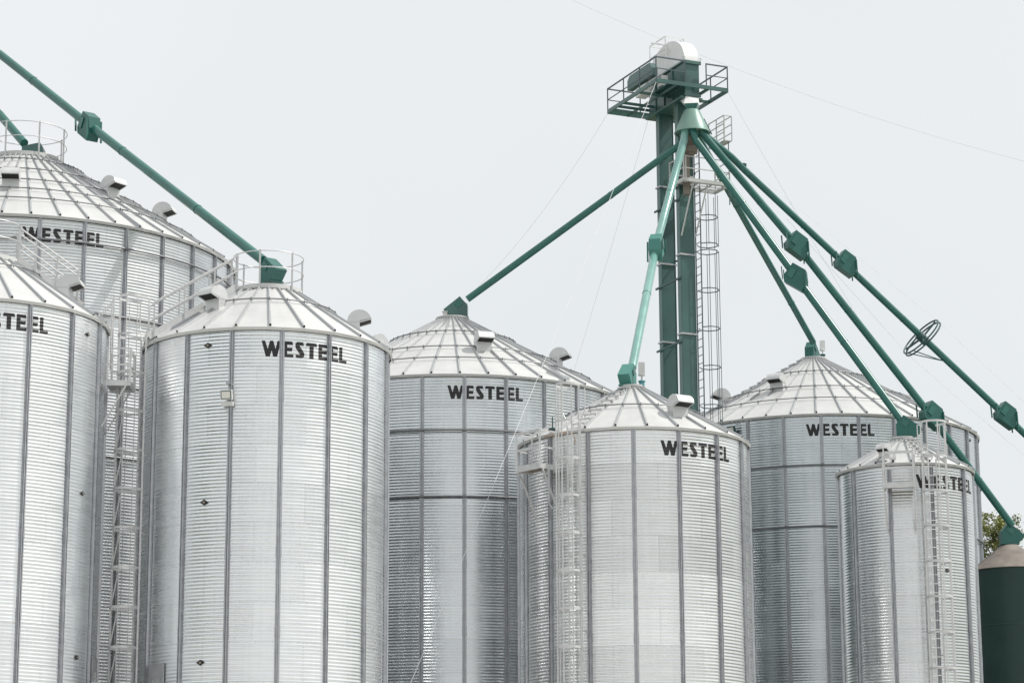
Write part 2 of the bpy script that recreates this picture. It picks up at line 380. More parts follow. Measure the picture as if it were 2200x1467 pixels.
def platform(b, root, phi, z, half=0.55, inner=0.15, outer=0.85, rail=1.1, sides=(1, 1), brace=True, deckmat='rust', drop=1.5):
    e = Vector((math.cos(phi), math.sin(phi), 0)); t = Vector((-e.y, e.x, 0)); o = Vector((b['X'], b['Y'], 0)); R = b['R']
    Q = lambda r, s, zz: o + e * (R + r) + t * s + Vector((0, 0, z + zz))
    m = MB(); m.prism([Q(inner, -half, 0), Q(outer, -half, 0), Q(outer, half, 0), Q(inner, half, 0)], (0, 0, -0.03)); d = m.build('platform', M[deckmat], root)
    f = MB()
    f.prism([Q(outer, -half, -.11), Q(outer + .008, -half, -.11), Q(outer + .008, half, -.11), Q(outer, half, -.11)], (0, 0, 0.2))
    for s in (-half, half): f.bar(Q(inner, s, -.02), Q(outer, s, -.02), 0.02, 0.16)
    f.build('toe_board', M['rail'], d)
    r = MB()
    for zz in (rail, rail * 0.52):
        r.bar(Q(outer, -half, zz), Q(outer, half, zz), 0.02, 0.09)
        for s, on in zip((-half, half), sides):
            if on: r.bar(Q(inner, s, zz), Q(outer, s, zz), 0.02, 0.05)
    for s in (-half, half):
        r.bar(Q(outer, s, -.1), Q(outer, s, rail), 0.06, 0.06)
        r.bar(Q(inner + .05, s, -.1), Q(inner + .05, s, rail), 0.05, 0.05)
    r.build('railing', M['rail'], root)
    if brace:
        q = MB()
        for s in (-half, half):
            q.bar(Q(outer - .08, s, -.05), Q(0.03, s * .95, -drop), 0.05, 0.04)
        q.build('brace', M['rail'], root)


def roof_steps(b, root, phi, n=8, w=0.45, r0=None, r1=None):
    m = MB(); e = Vector((math.cos(phi), math.sin(phi), 0)); t = Vector((-e.y, e.x, 0)); r0 = r0 or b['R'] - .1; r1 = r1 or b['rc'] + .15
    for k in range(n):
        r = r0 + (r1 - r0) * k / (n - 1); z = b['H'] + (b['R'] + .12 - r) * b['tan'] + 0.10; c = Vector((b['X'], b['Y'], z)) + e * r
        m.bar(c - t * w / 2, c + t * w / 2, 0.07, 0.045)
        for s in (-1, 1): m.bar(c + t * s * (w / 2 - .03), c + t * s * (w / 2 - .03) - Vector((0, 0, .09)), .03)
    m.build('roof_step', M['rail'], root)


BINS = {}


def make_bin(key, X, Y, H, R, ns, a0, rise, rc, nribs, ribphase, rings, winds, txt, label, nseg, tone=0.62, rough=0.4, seed=1.0, platform_collar=False, ring_h=0.0, text_top=-0.385):
    H += 1.6
    b = dict(X=X, Y=Y, H=H, R=R, rc=rc, tan=(rise - 0.14) / (R + 0.12 - rc)); BINS[key] = b
    root = empty('grain_bin', (X, Y, 0), label, 'grain bin', 'corrugated steel grain bins'); b['root'] = root
    wall_mesh(root, R, H, nseg, wall_mat('corrugated_sheets_' + key.lower(), ns, a0, H, tone, rough, seed, {'E': .07, 'F': .07, 'D': .06}.get(key, .04), {'F': .035, 'D': .025, 'E': .0}.get(key, .01), {'E': .20, 'F': .08, 'D': .06}.get(key, .03)))
    # vertical stiffeners
    prof = [(-.072, .008), (-.072, .020), (-.040, .020), (-.033, .085), (-.012, .085), (-.008, .040), (.008, .040), (.012, .085), (.033, .085), (.040, .020), (.072, .020), (.072, .008)]
    for k in range(2 * ns):
        a = a0 + k * PI / ns; e = Vector((math.cos(a), math.sin(a), 0)); t = Vector((-e.y, e.x, 0)); o = Vector((X, Y, 0)) + e * R
        m = MB(); m.prism([o + t * x + e * y for x, y in prof], (0, 0, H - 0.03))
        z = H - 2.2345 * (1 if k % 2 else 1.02) + 0.1     # splice plates
        while z > 1:
            m.prism([o + t * x * 1.12 + e * (y + .004 if y > .01 else y) + Vector((0, 0, z)) for x, y in prof], (0, 0, 0.30)); z -= 2.2345
        m.build('stiffener', M['stiff'], root)
    # roof: flat panels between raised ribs
    m = MB(); zr = lambda r: H + (R + 0.12 - r) * b['tan']; re = R + 0.12; ri = rc - 0.10
    mk = MB()
    for k in range(nribs):
        a = ribphase + 2 * PI * k / nribs; a2 = a + 2 * PI / nribs
        N = 6; rr = [re + (ri - re) * i / N for i in range(N + 1)]
        vs = []
        for i, r in enumerate(rr):
            sag = 0.0 if i % 2 else 0.006
            vs += [P3(b, a, r, zr(r)), P3(b, (a + a2) / 2, r * math.cos((a2 - a) / 2) + 0.02, zr(r) - sag), P3(b, a2, r, zr(r))]
        fs = []
        for i in range(N): fs += [(3 * i, 3 * i + 1, 3 * i + 4, 3 * i + 3), (3 * i + 1, 3 * i + 2, 3 * i + 5, 3 * i + 4)]
        m.add(vs, fs)
        # drip edge bent down over the wall
        q = [P3(b, a, re, zr(re)), P3(b, (a + a2) / 2, re * math.cos((a2 - a) / 2) + .02, zr(re) - .004), P3(b, a2, re, zr(re))]
        lo = [P3(b, a, re - .03, zr(re) - .085), P3(b, (a + a2) / 2, re * math.cos((a2 - a) / 2) - .02, zr(re) - .085), P3(b, a2, re - .03, zr(re) - .085)]
        m.add(q + lo, [(0, 3, 4, 1), (1, 4, 5, 2)])
        e = Vector((math.cos(a), math.sin(a), 0)); t = Vector((-e.y, e.x, 0))
        A = P3(b, a, re - 0.05, zr(re - .05)); B = P3(b, a, rc + 0.02, zr(rc + .02)); w0, w1, hh = 0.036, 0.018, 0.070
        up = Vector((e.x * b['tan'], e.y * b['tan'], 1)).normalized()
        v = [A - t * w0, A + t * w0, A + t * w0 * .7 + up * hh, A - t * w0 * .7 + up * hh, B - t * w1, B + t * w1, B + t * w1 * .7 + up * hh, B - t * w1 * .7 + up * hh]
        m.add(v, [(1, 5, 6, 2), (2, 6, 7, 3), (3, 7, 4, 0), (4, 7, 6, 5)], 1)
        m.add(v[:4], [(0, 1, 2, 3)], 2)
    # underside of the eave
    m.lathe((X, Y, H - 0.01), [(R - .05, 0), (re - .03, -0.01)], nribs, 0)
    m.build('roof', [M['roof'], M['rib'], M['dark']], root)
    for r in rings:
        g = MB(); rz = lambda rr, d: zr(rr) + d
        g.tube([P3(b, ribphase + 2 * PI * k / nribs, r, rz(r, 0.125)) for k in range(nribs)], 0.021, 6, closed=True)
        for k in range(nribs):
            a = ribphase + 2 * PI * k / nribs; g.bar(P3(b, a, r, rz(r, .05)), P3(b, a, r, rz(r, .17)), 0.03, 0.02)
            g.tube([P3(b, a + .05 / r, r - .01, rz(r, .14)), P3(b, a + .05 / r, r + .07, rz(r, .05))], 0.012, 5)
        g.build('roof_ring', M['ring'], root)
    for z in winds:
        g = MB(); g.tube([P3(b, 2 * PI * k / 96, R + 0.095, H + z) for k in range(96)], 0.034, 8, closed=True)
        for k in range(2 * ns):
            a = a0 + k * PI / ns; g.bar(P3(b, a, R + .06, H + z - .06), P3(b, a, R + .06, H + z + .06), 0.09, 0.07)
        g.build('wind_ring', M['ring'], root, True)
    # collar
    zc = H + rise; c = MB()
    if platform_collar:
        c.lathe((X, Y, zc), [(rc - .30, -.10), (rc - .30, .0), (rc, .0), (rc + .03, 0), (rc + .03, -.135), (rc, -.135), (rc, -.03), (rc - .30, -.03)], 64)
        c.build('collar', M['pale'], root, True)
        g = MB()   # perforated skirt and brackets below the deck
        for k in range(nribs):
            a = ribphase + 2 * PI * (k + .5) / nribs
            g.bar(P3(b, a, rc - .02, zc - .12), P3(b, a, rc - .10, zr(rc - .1) - .05), 0.10, 0.02)
            g.bar(P3(b, a + .05, rc - .02, zc - .12), P3(b, a - .05, rc + .12, zr(rc + .12) + .02), 0.02, 0.02)
        g.lathe((X, Y, zc), [(rc - .16, -.10), (rc - .16, -.42)], 48)
        g.build('collar_skirt', M['rust2'], root)
    else:
        c.lathe((X, Y, zc), [(rc * .35, .02), (rc - .03, .0), (rc + .02, .0), (rc + .02, -.055), (rc - .03, -.055), (rc - .06, -.2)], 48)
        c.build('collar', M['pale'], root, True)
    k = MB(); k.lathe((X, Y, zc - .16 if not platform_collar else zc - .05), [(0, .12), (rc * .5, .07), (rc - .04, -.06)], 32); k.build('lid', M['galv_dull'], root, True)
    for lt in lettering(X, Y, R, H, R_(txt), text_top): lt.build('letter', M['black'], root)
    return b


M['rust2'] = mat('perforated_skirt', (0.20, 0.20, 0.19), 0.7, 0.3, 0.45, 9)

make_bin('A', -15.5067, 71.8137, 17.1109, 3.6619, 8, -0.9746, 2.0, 1.05, 24, R_(295.3), [1.72], [], 271.8,
         'front silver bin cut off by the left edge, handrails running down its roof', 96, 0.87, 0.32, 1.0, True)
make_bin('B', -7.362, 74.1768, 16.771, 3.6619, 8, -2.532, 1.98, 1.0, 24, R_(277.0), [2.08], [], 273.27,
         'front silver bin with a floodlight on its wall and a round railing on top', 96, 0.87, 0.29, 2.0, True)
make_bin('C', -16.9408, 84.5745, 22.1081, 7.3238, 16, -1.2975, 3.96, 1.33, 51, R_(283.4), [2.11, 3.2, 4.32, 5.25, 6.2], [-0.775, -3.05, -5.3, -7.6], 281.35,
         'tallest and widest bin, at the back left, with five rings round its roof', 192, 0.72, 0.28, 3.0, True)
make_bin('D', -2.1779, 90.336, 18.3015, 6.4083, 14, -1.7075, 3.48, 0.6, 42, R_(265.1), [2.33, 3.99, 5.19], [-1.93, -4.19], 269.83,
         'wide bin mid row, left of the green tower, with dark reflections low on its wall', 168, 0.66, 0.20, 4.0)
make_bin('E', 3.8885, 80.292, 15.0312, 3.6619, 8, -2.4022, 2.04, 0.42, 24, R_(274.0), [2.19], [], 280.5,
         'smaller bin in front of the green tower, with caged ladder and patchy dull sheets', 96, 0.81, 0.28, 5.0, text_top=-0.41)
make_bin('F', 12.3306, 101.1064, 19.0508, 6.4083, 14, -2.1092, 3.58, 0.52, 42, R_(263.4), [2.18, 3.88, 5.16], [-1.975, -4.31], 259.64,
         'wide grey bin at the back right, farthest away, crossed by the green spouts', 168, 0.58, 0.22, 6.0)
make_bin('G', 13.616, 86.7711, 15.2947, 2.2887, 5, -2.5854, 1.28, 0.42, 24, R_(297.0), [], [], 270.1,
         'narrowest silver bin, at the front right, with a caged ladder over its lettering', 96, 0.72, 0.25, 7.0, text_top=-0.40)
A, B, C, D, E_, F, G = (BINS[k] for k in 'ABCDEFG')
for key, L in {'A': [(355, 2.65)], 'B': [(231.8, 2.31), (3, 2.75)], 'C': [(276.4, 5.0), (323.4, 4.4), (350, 5.1)], 'D': [(287, 4.1), (345, 4.05), (226, 3.8)],
               'E': [(299.3, 2.8)], 'F': [(240, 3.8), (190, 3.95), (45, 3.9), (12, 3.95)], 'G': [(241, 1.95)]}.items():
    for ph, r in L: vent(BINS[key], R_(ph), r, BINS[key]['root'], .72 if key == 'G' else 1.0)

# railings round the open collars
railing_ring(A, A['root'], 1.12, A['H'] + 2.0, [R_(a) for a in (300, 350, 40, 100, 160, 230)])
railing_ring(B, B['root'], 1.06, B['H'] + 1.98, [R_(a) for a in (262, 318, 20, 80, 140, 212)])
railing_ring(C, C['root'], 1.42, C['H'] + 3.96, [R_(a) for a in (253, 300, 348, 40, 90, 150, 205)], 1.05)

# caged ladders
ladder(B, B['root'], R_(207), B['H'] + 0.1, 2.5)
ladder(E_, E_['root'], R_(239), E_['H'] + 0.1, 2.5, 0.36, 0.2, 1.28, 1.155, 2.5, False)
ladder(G, G['root'], R_(281), G['H'] + 0.1, 2.5, 0.42, 0.2, 1.22, 1.18, 2.5, False)
platform(E_, E_['root'], R_(221), E_['H'] - 1.12)
platform(G, G['root'], R_(257), G['H'] - 0.86, 0.5, 0.12, 0.75, 1.1)
platform(A, A['root'], R_(2), A['H'] - 1.72, 0.5, 0.1, 0.80, 1.0, drop=1.3, deckmat='galv_dull')
roof_steps(E_, E_['root'], R_(239), 9)
roof_steps(G, G['root'], R_(281), 7)
roof_steps(F, F['root'], R_(205), 16)


def roof_stair(b, phi, r0, r1, w=0.55, rail=0.95):
    """stair lying on the roof from the eave to the collar deck, with handrails on both sides"""
    e = Vector((math.cos(phi), math.sin(phi), 0)); t = Vector((-e.y, e.x, 0)); o = Vector((b['X'], b['Y'], 0))
    z = lambda r: b['H'] + (b['R'] + .12 - r) * b['tan'] + 0.16
    Q = lambda r, s, d=0: o + e * r + t * s + Vector((0, 0, z(r) + d))
    m = MB()
    for s in (-w / 2, w / 2): m.bar(Q(r0, s), Q(r1, s), 0.02, 0.19)
    k = 0; r = r0 - .1
    while r > r1:
        m.prism([Q(r, -w / 2 + .01), Q(r - .14, -w / 2 + .01) * 1, Q(r - .14, w / 2 - .01), Q(r, w / 2 - .01)], (0, 0, .02)); r -= 0.28
    st = m.build('roof_stair', M['rail'], b['root'])
    g = MB()
    for s in (-w / 2 - .02, w / 2 + .02):
        for h in (rail, rail * .5): g.tube([Q(r0 - .15, s, h), Q(r1 + .05, s, h)], 0.026, 8)
    g.build('railing', M['rail'], st)
    for s in (-w / 2 - .02, w / 2 + .02):
        for q in (0.0, .36, .72, 1.0):
            r = r0 - .15 + (r1 + .2 - r0) * q; p = MB(); p.bar(Q(r, s, -.1), Q(r, s, rail + .02), 0.045, 0.03); p.build('post', M['rail'], st)


roof_stair(B, R_(203), B['R'] + .05, 1.0)
roof_stair(A, R_(14), A['R'] - .75, 1.0)
# short landing rails beyond bin A's eave
m = MB(); e = Vector((math.cos(R_(14)), math.sin(R_(14)), 0)); t = Vector((-e.y, e.x, 0))
for s in (-.3, .3):
    q = Vector((A['X'], A['Y'], A['H'])) + e * (A['R'] - .25) + t * s; q2 = q + e * .42
    m.tube([q + Vector((0, 0, -.1)), q + Vector((0, 0, .55))], .02, 6); m.tube([q2 + Vector((0, 0, -1.0)), q2 + Vector((0, 0, 1.05))], .022, 6)
    for h in (0, -.45, -.9): m.tube([q + Vector((0, 0, .45 + h)), q2 + Vector((0, 0, 1.0 + h))], .014, 6)
m.build('railing', M['rail'], A['root'])

# sight ports (black diamonds with a small round glass) on the walls
def port(b, phi, z, s=1.0):
    e = Vector((math.cos(phi), math.sin(phi), 0)); t = Vector((-e.y, e.x, 0)); c = Vector((b['X'], b['Y'], z)) + e * (b['R'] + 0.012)
    m = MB(); m.prism([c - t * .13 * s, c - Vector((0, 0, .085 * s)), c + t * .13 * s, c + Vector((0, 0, .085 * s))], e * .02)
    o = m.build('sight_port', M['black'], b['root'])
    k = MB(); k.tube([c + e * .021, c + e * .04], [0.034 * s, 0.03 * s], 12); k.build('glass', M['lens'], o, True)


for bb, ph, zz in ((B, 248.5, -0.47), (B, 248.4, -5.01), (B, 248.4, -9.52), (A, 337.6, -0.55), (A, 337.6, -5.14), (A, 337.6, -9.74), (G, 295.1, -3.64), (F, 332.3, -0.40)):
    port(bb, R_(ph), bb['H'] + zz, 1.0 if bb is B else .8)


def door(b, phi, z, w=0.6, h=1.3):
    e = Vector((math.cos(phi), math.sin(phi), 0)); t = Vector((-e.y, e.x, 0)); c = Vector((b['X'], b['Y'], z)) + e * (b['R'] + .03)
    m = MB(); m.box(c, t * w / 2, Vector((0, 0, h / 2)), e * .025); m.box(c, t * (w / 2 + .05), Vector((0, 0, h / 2 + .05)), e * .012)
    o = m.build('door', M['galv_dull'], b['root']); k = MB()
    for i in range(12):
        a = 2 * PI * i / 12; u = t * math.cos(a) + Vector((0, 0, math.sin(a)))
        k.bar(c + u * .12 + e * .03, c + u * .29 + e * .03, .015, .012, up=e)
    k.tube([c + e * .02, c + e * .05], .09, 16); k.build('door_ribs', M['rail'], o)


door(B, R_(223), B['H'] - 10.15, .62); door(A, R_(358), A['H'] - 10.3)

# conduits, sensors and small gear on the bins
def sensor(b, x, y, z, col='white', h=0.75, base='blue'):
    m = MB(); p = Vector((b['X'] + x, b['Y'] + y, b['H'] + z)); m.tube([p, p + Vector((0, 0, h * .45))], .03, 8)
    m.box(p + Vector((0, 0, h * .7)), (.10, 0, 0), (0, .07, 0), (0, 0, h * .27)); m.tube([p + Vector((0, 0, h * .42)), p + Vector((0, 0, h * .45))], .12, 12)
    o = m.build('level_sensor', M[col], b['root']); k = MB(); k.tube([p - Vector((0, 0, .02)), p + Vector((0, 0, .12))], [.09, .09], 12); k.tube([p + Vector((0, 0, .12)), p + Vector((0, 0, .15))], .12, 12)
    k.build('sensor_base', M[base], o)


sensor(E_, 0.30, -.22, 2.03, 'pale', 0.78, 'blue'); sensor(F, 0.36, -.10, 3.58, 'white', .75, 'green_box')
m = MB(); p = Vector((D['X'] - .27, D['Y'] - .35, D['H'] + 3.48)); m.box(p + Vector((0, 0, .08)), (.07, 0, 0), (0, .06, 0), (0, 0, .08)); m.box(p + Vector((0, 0, .17)), (.10, 0, 0), (0, .09, 0), (0, 0, .012))
m.build('junction_box', M['pale'], D['root'])
m = MB()   # conduit up bin B's stiffener to its lamp
a = -2.532 + PI / 8 * 2 + 0.008
m.tube([P3(B, a, B['R'] + .085, z) for z in (3, B['H'] - .1)], .014, 6); m.build('conduit', M['galv_dull'], B['root'])
m = MB()
for dz, r0 in ((0, 1.0), (-.12, .8)):
    m.tube([P3(E_, R_(232 + 3 * k), E_['R'] + .14 + .03 * math.sin(k * 2.1), E_['H'] - .02 + dz * .3 - .05 * abs(math.sin(k * 1.3))) for k in range(-4, 2)], .007, 5)
m.tube([P3(E_, R_(238), E_['R'] + .14, E_['H'] - .1), P3(E_, R_(239.5), E_['R'] + .16, E_['H'] - .35), P3(E_, R_(238.5), E_['R'] + .15, E_['H'] - .45)], .012, 5)
m.build('wiring', M['orange'], E_['root'])
m = MB(); p = P3(E_, R_(224), E_['R'] + .0, E_['H'] + .12); m.tube([p, p + Vector((0, 0, .06))], .13, 12); m.tube([p, p + Vector((0, 0, .42))], .02, 6); m.build('beacon', M['tower_dark'], E_['root'])
m = MB(); p = P3(G, R_(243), G['R'] - .05, G['H'] + .15); m.tube([p, p + Vector((0, 0, .42))], .022, 6); m.box(p + Vector((0, 0, .5)), (.06, 0, 0), (0, .05, 0), (0, 0, .09)); m.tube([p - Vector((0, 0, .02)), p + Vector((0, 0, .03))], .14, 10); m.build('beacon', M['white'], G['root'])
m = MB(); p = P3(G, R_(252), G['R'] + .1, G['H'] + .16); m.box(p, (.10, 0, 0), (0, .10, 0), (0, 0, .05)); m.build('lamp_dome', M['white'], G['root'])
# drop pipe beside E's platform
m = MB(); p = P3(E_, R_(231), E_['R'] + .75, E_['H'] - 1.2); m.tube([p, p - Vector((0, 0, 1.15)), p - Vector((-.12, 0, 1.3))], .03, 8); m.build('drop_pipe', M['galv_dull'], E_['root'])

# floodlights
def flood(b, phi, z, s, label, tilt=0.25):
    e = Vector((math.cos(phi), math.sin(phi), 0)); t = Vector((-e.y, e.x, 0)); c = Vector((b['X'], b['Y'], z)) + e * (b['R'] + .24)
    o = empty('floodlight', c, label, 'floodlight', None)
    n = (e * math.cos(tilt) - Vector((0, 0, math.sin(tilt)))).normalized(); u = t.cross(n).normalized()
    if u.z < 0: u = -u
    m = MB(); m.box(c, t * .17 * s, u * .14 * s, n * .05 * s); m.box(c - n * .07 * s, t * .13 * s, u * .10 * s, n * .03 * s)
    m.bar(c - n * .08 * s, c - e * .22 - Vector((0, 0, .16)), .05, .03); m.box(c - Vector((0, 0, .24 * s)) - e * .12, t * .17 * s, Vector((0, 0, .06 * s)), e * .07)
    m.build('housing', M['pale'] if s >= 1 else M['tower_dark'], o)
    k = MB(); k.box(c + n * .055 * s, t * .145 * s, u * .115 * s, n * .006); k.build('bezel', M['tower_dark'], o)
    k = MB(); k.box(c + n * .064 * s, t * .125 * s, u * .095 * s, n * .006); k.build('lens', M['glass'], o)
    k = MB(); j = c + Vector((0, 0, .36 * s)) - e * .12; k.tube([j - e * .05, j + e * .05], .055 * s, 12)
    k.tube([j + t * .04, j + t * .16 + Vector((0, 0, -.04)), j + t * .21 + Vector((0, 0, -.2)), j + t * .16 + Vector((0, 0, -.4)), c + t * .12 - n * .08], .012, 6); k.build('cable', M['galv_dull'], o)
    return o


flood(B, -2.532 + PI / 4 - .015, B['H'] - 2.0, 1.0, 'pale square floodlight with a looping cable on the wall of the front left bin')
flood(F, R_(234), F['H'] - .40, .95, 'dark floodlight under the eave of the grey back right bin, at its left side')

# ------------------------------------------------------------------ elevator tower
TM = Vector((6.133, 91.3, 1.6)); TV = Vector((.913, .407, 0)); TB = Vector((-.407, .913, 0))
T = lambda a, b, z: TM + TV * a + TB * b + Vector((0, 0, z))
tower = empty('elevator_tower', (TM.x, TM.y, 0), 'green bucket elevator tower with a white rounded hood and railed platform on top', 'grain elevator')


def tbox(mb, a0, a1, b0, b1, z0, z1, mi=0):
    return mb.prism([T(a0, b0, z0), T(a1, b0, z0), T(a1, b1, z0), T(a0, b1, z0)], (0, 0, z1 - z0), mi)


for bc in (-.765, .765):
    m = MB(); tbox(m, -.29, .29, bc - .135, bc + .135, -1.6, 30.15)
    m.bar(T(-.29, bc - .14, -1.5), T(-.29, bc - .14, 30.1), .03); m.bar(T(.29, bc - .14, -1.5), T(.29, bc - .14, 30.1), .03)
    cs = m.build('leg_casing', M['tower'], tower)
    for k in range(-8, 2):
        z = 24.2 + 3.0 * k; f = MB(); tbox(f, -.34, .34, bc - .185, bc - .137, z - .03, z + .03); tbox(f, -.34, .34, bc + .137, bc + .185, z - .03, z + .03)
        tbox(f, -.34, -.292, bc - .137, bc + .137, z - .03, z + .03); tbox(f, .292, .34, bc - .137, bc + .137, z - .03, z + .03)
        f.build('flange', M['galv_dull'], cs)
for z in (12, 15, 18, 20.9, 23.3, 26.3): m = MB(); m.bar(T(-.33, -1.0, z), T(-.33, 1.05, z), .05, .07); m.build('cross_tie', M['tower_dark'], tower)
for z in (18.2, 21.3, 24.35, 27.3): m = MB(); m.bar(T(.32, -.62, z), T(.32, .62, z), .04, .06); m.build('cross_tie', M['tower_dark'], tower)
# head section, throat and hood
m = MB(); tbox(m, -.30, .30, -1.53, 1.42, 30.15, 31.50); tbox(m, -.36, .36, -1.6, -1.53, 31.40, 31.52); tbox(m, -.36, .36, -1.53, 1.47, 31.47, 31.53)
tbox(m, -.34, .34, -1.58, -1.53, 30.13, 30.22)
for b in (-.6, .1, .8): m.prism([T(-.302, b, 30.2), T(-.302, b + .06, 30.2), T(-.34, b + .06, 30.2), T(-.34, b, 30.2)], (0, 0, 1.25))
tbox(m, -.45, .45, -1.5, 1.45, 30.05, 30.13)
hd = m.build('head_section', M['tower'], tower)
m = MB()
for a, b in ((-.34, -1.56), (.34, -1.56)):
    m.tube([T(a, b, 31.55) + TV * (.05 * math.cos(k * PI / 4)) + Vector((0, 0, .06 + .06 * math.sin(k * PI / 4))) for k in range(8)], .012, 5, closed=True)
m.build('lifting_eye', M['galv_dull'], hd)
h = MB(); n = 22; arc = [(-1.46 * math.cos(PI * k / n) - .05, 31.53 + 1.12 * math.sin(PI * k / n) ** .9 if 0 < k < n else 31.53) for k in range(n + 1)]; L = n + 1
h.add([T(-.29, b, z) for b, z in arc] + [T(.29, b, z) for b, z in arc], [(k, L + k, L + k + 1, k + 1) for k in range(n)] + [tuple(range(L)), tuple(range(L, 2 * L))[::-1]])
h.build('hood', M['white'], tower, True)
m = MB()
for a, b in ((-.45, -.3), (-.45, .98), (.33, -.3), (.33, .98)): m.bar(T(a, b, 31.5), T(a, b, 32.85), .035)
for z in (32.85, 32.35):
    m.bar(T(-.45, -.3, z), T(-.45, .98, z), .03); m.bar(T(-.45, -.3, z), T(.33, -.3, z), .03); m.bar(T(.33, -.3, z), T(.33, .98, z), .03); m.bar(T(-.45, .98, z), T(.33, .98, z), .03)
m.bar(T(-.9, .0, 32.62), T(1.0, .0, 32.62), .05)
m.build('service_frame', M['white'], tower)
# belt guard and motor
m = MB(); gp = [(-.6, 31.12), (-.6, 31.42), (-.4, 31.66), (1.25, 31.66), (1.45, 31.5), (1.45, 31.12)]
m.prism([T(-1.2, b, z) for b, z in gp], TV * .24); m.build('belt_guard', M['tower'], tower)
m = MB(); m.tube([T(-.98, .1, 30.93), T(-.98, .85, 30.93)], .17, 16); m.box(T(-.98, .45, 30.70), TV * .2, TB * .35, (0, 0, .06)); m.bar(T(-.85, -.35, 31.0), T(-.3, -.35, 31.0), .12); m.box(T(-.62, -.35, 31.0), TV * .13, TB * .18, (0, 0, .2)); m.build('motor', M['white'], tower, True)
# platform
a0, a1, b0, b1, zf = -1.6, 1.4, -1.72, 2.35, 30.5
m = MB()
for p, q in (((a0, b0), (a1, b0)), ((a1, b0), (a1, b1)), ((a1, b1), (a0, b1)), ((a0, b1), (a0, b0))): m.bar(T(*p, zf), T(*q, zf), .06, .15)
for b in (-.3, 1.05, 1.5, 1.95): m.bar(T(a0, b, zf - .03), T(a1, b, zf - .03), .06, .10)
for a in (-.75, .55): m.bar(T(a, b0, zf - .05), T(a, b1, zf - .05), .05, .09)
pf = m.build('platform', M['tower'], tower)
m = MB(); tbox(m, -.95, -.32, -1.65, .1, zf + .06, zf + .08); m.build('deck_plate', M['tower_dark'], pf)
m = MB()
for z in (zf + .92, zf + .48):
    w = .045 if z > zf + .6 else .03
    m.bar(T(a0, b0, z), T(a0, b1, z), w); m.bar(T(a0, b1, z), T(a1, b1, z), w); m.bar(T(a1, b1, z), T(a1, b0, z), w); m.bar(T(a0, b0, z), T(-.38, b0, z), w); m.bar(T(.5, b0, z), T(a1, b0, z), w)
pr = m.build('railing', M['slate'], tower)
for a, b in [(a0, b0), (a0, b0 + 1.35), (a0, b0 + 2.7), (a0, b1), (-.2, b1), (a1, b1), (a1, .9), (a1, -.4), (a1, b0), (.5, b0), (-.38, b0)]:
    m = MB(); m.bar(T(a, b, zf), T(a, b, zf + .94), .045); m.build('post', M['slate'], pr)
# funnel and distributor
DC = Vector((6.70, 89.62, 0)); zt, zb = 29.5 + 1.6, 28.62 + 1.6
m = MB(); sq = [T(-.27, -1.53, 30.13), T(.27, -1.53, 30.13), T(.27, -1.0, 30.13), T(-.27, -1.0, 30.13)]
md = [Vector((DC.x + x, DC.y + y, zt + .22)) for x, y in ((-.30, -.17), (.22, -.24), (.30, .2), (-.2, .26))]
lo = [Vector((DC.x + x * .72, DC.y + y * .72, zt)) for x, y in ((-.28, -.15), (.2, -.22), (.28, .15), (-.2, .22))]
m.add(sq + md, [(0, 1, 5, 4), (1, 2, 6, 5), (2, 3, 7, 6), (3, 0, 4, 7)], 0); m.add(md + lo, [(0, 1, 5, 4), (1, 2, 6, 5), (2, 3, 7, 6), (3, 0, 4, 7)], 1); m.f[0:0] = []; m.build('funnel', [M['white'], M['green']], tower)
m = MB(); m.lathe((DC.x, DC.y, zb), [(0, zt - zb + .02), (.27, zt - zb), (.29, zt - zb - .02), (.665, .02), (.67, -.01), (.60, -.01), (.58, .03), (0, .03)], 48)
dist = m.build('distributor', M['dist'] if 'dist' in M else mat('pale_green_distributor', (0.20, 0.33, 0.28), 0.38, 0.15, 0.10, 1.5), tower, True)
m = MB(); m.bar(Vector((DC.x + .45, DC.y + .1, zt - .3)), Vector((DC.x + .72, DC.y + .05, zb - .03)), .03, .05); m.build('seam_strip', M['tower_dark'], dist)
m = MB(); m.tube([(DC.x - .1, DC.y + .35, zb - .02), (DC.x - .1, DC.y + .35, zb - .7)], .22, 16); m.box((DC.x - .22, DC.y + .42, zb - 1.35), (.12, 0, 0), (0, .12, 0), (0, 0, .9)); m.box((DC.x - .1, DC.y + .3, zb - .55), (.3, 0, 0), (0, .2, 0), (0, 0, .12)); m.build('gearbox', M['rust'], tower)
# middle landing
zl = 26.85; m = MB(); la0, la1, lb0, lb1 = -.5, 1.42, -1.66, -.55
for p, q in (((la0, lb0), (la1, lb0)), ((la1, lb0), (la1, lb1)), ((la1, lb1), (la0, lb1)), ((la0, lb1), (la0, lb0))): m.bar(T(*p, zl), T(*q, zl), .06, .13)
for b in (-1.4, -1.1, -.8): m.bar(T(la0, b, zl), T(la1, b, zl), .05, .05)
for a in (.2, .8): m.bar(T(a, lb0, zl - .02), T(a, lb1, zl - .02), .04, .05)
tbox(m, la0, .1, lb0 + .05, lb1, zl + .03, zl + .05)
ld = m.build('landing', M['pale'], tower); m = MB()
for z in (zl + .9, zl + .45):
    m.bar(T(la0, lb0, z), T(la1, lb0, z), .03); m.bar(T(la1, lb0, z), T(la1, lb1, z), .03); m.bar(T(la0, lb0, z), T(la0, lb1, z), .03)
for a, b in ((la0, lb0), (la0 + .09, lb0), (la1, lb0), (la1, lb1), (la0, lb1)): m.bar(T(a, b, zl), T(a, b, zl + .93), .05)
m.build('railing', M['pale'], ld); m = MB()
m.bar(T(-.05, lb0 + .1, zl), T(-.25, -.92, 24.9), .05, .03); m.bar(T(.55, lb0 + .1, zl), T(.33, -.92, 24.9), .05, .03); m.build('brace', M['pale'], ld)
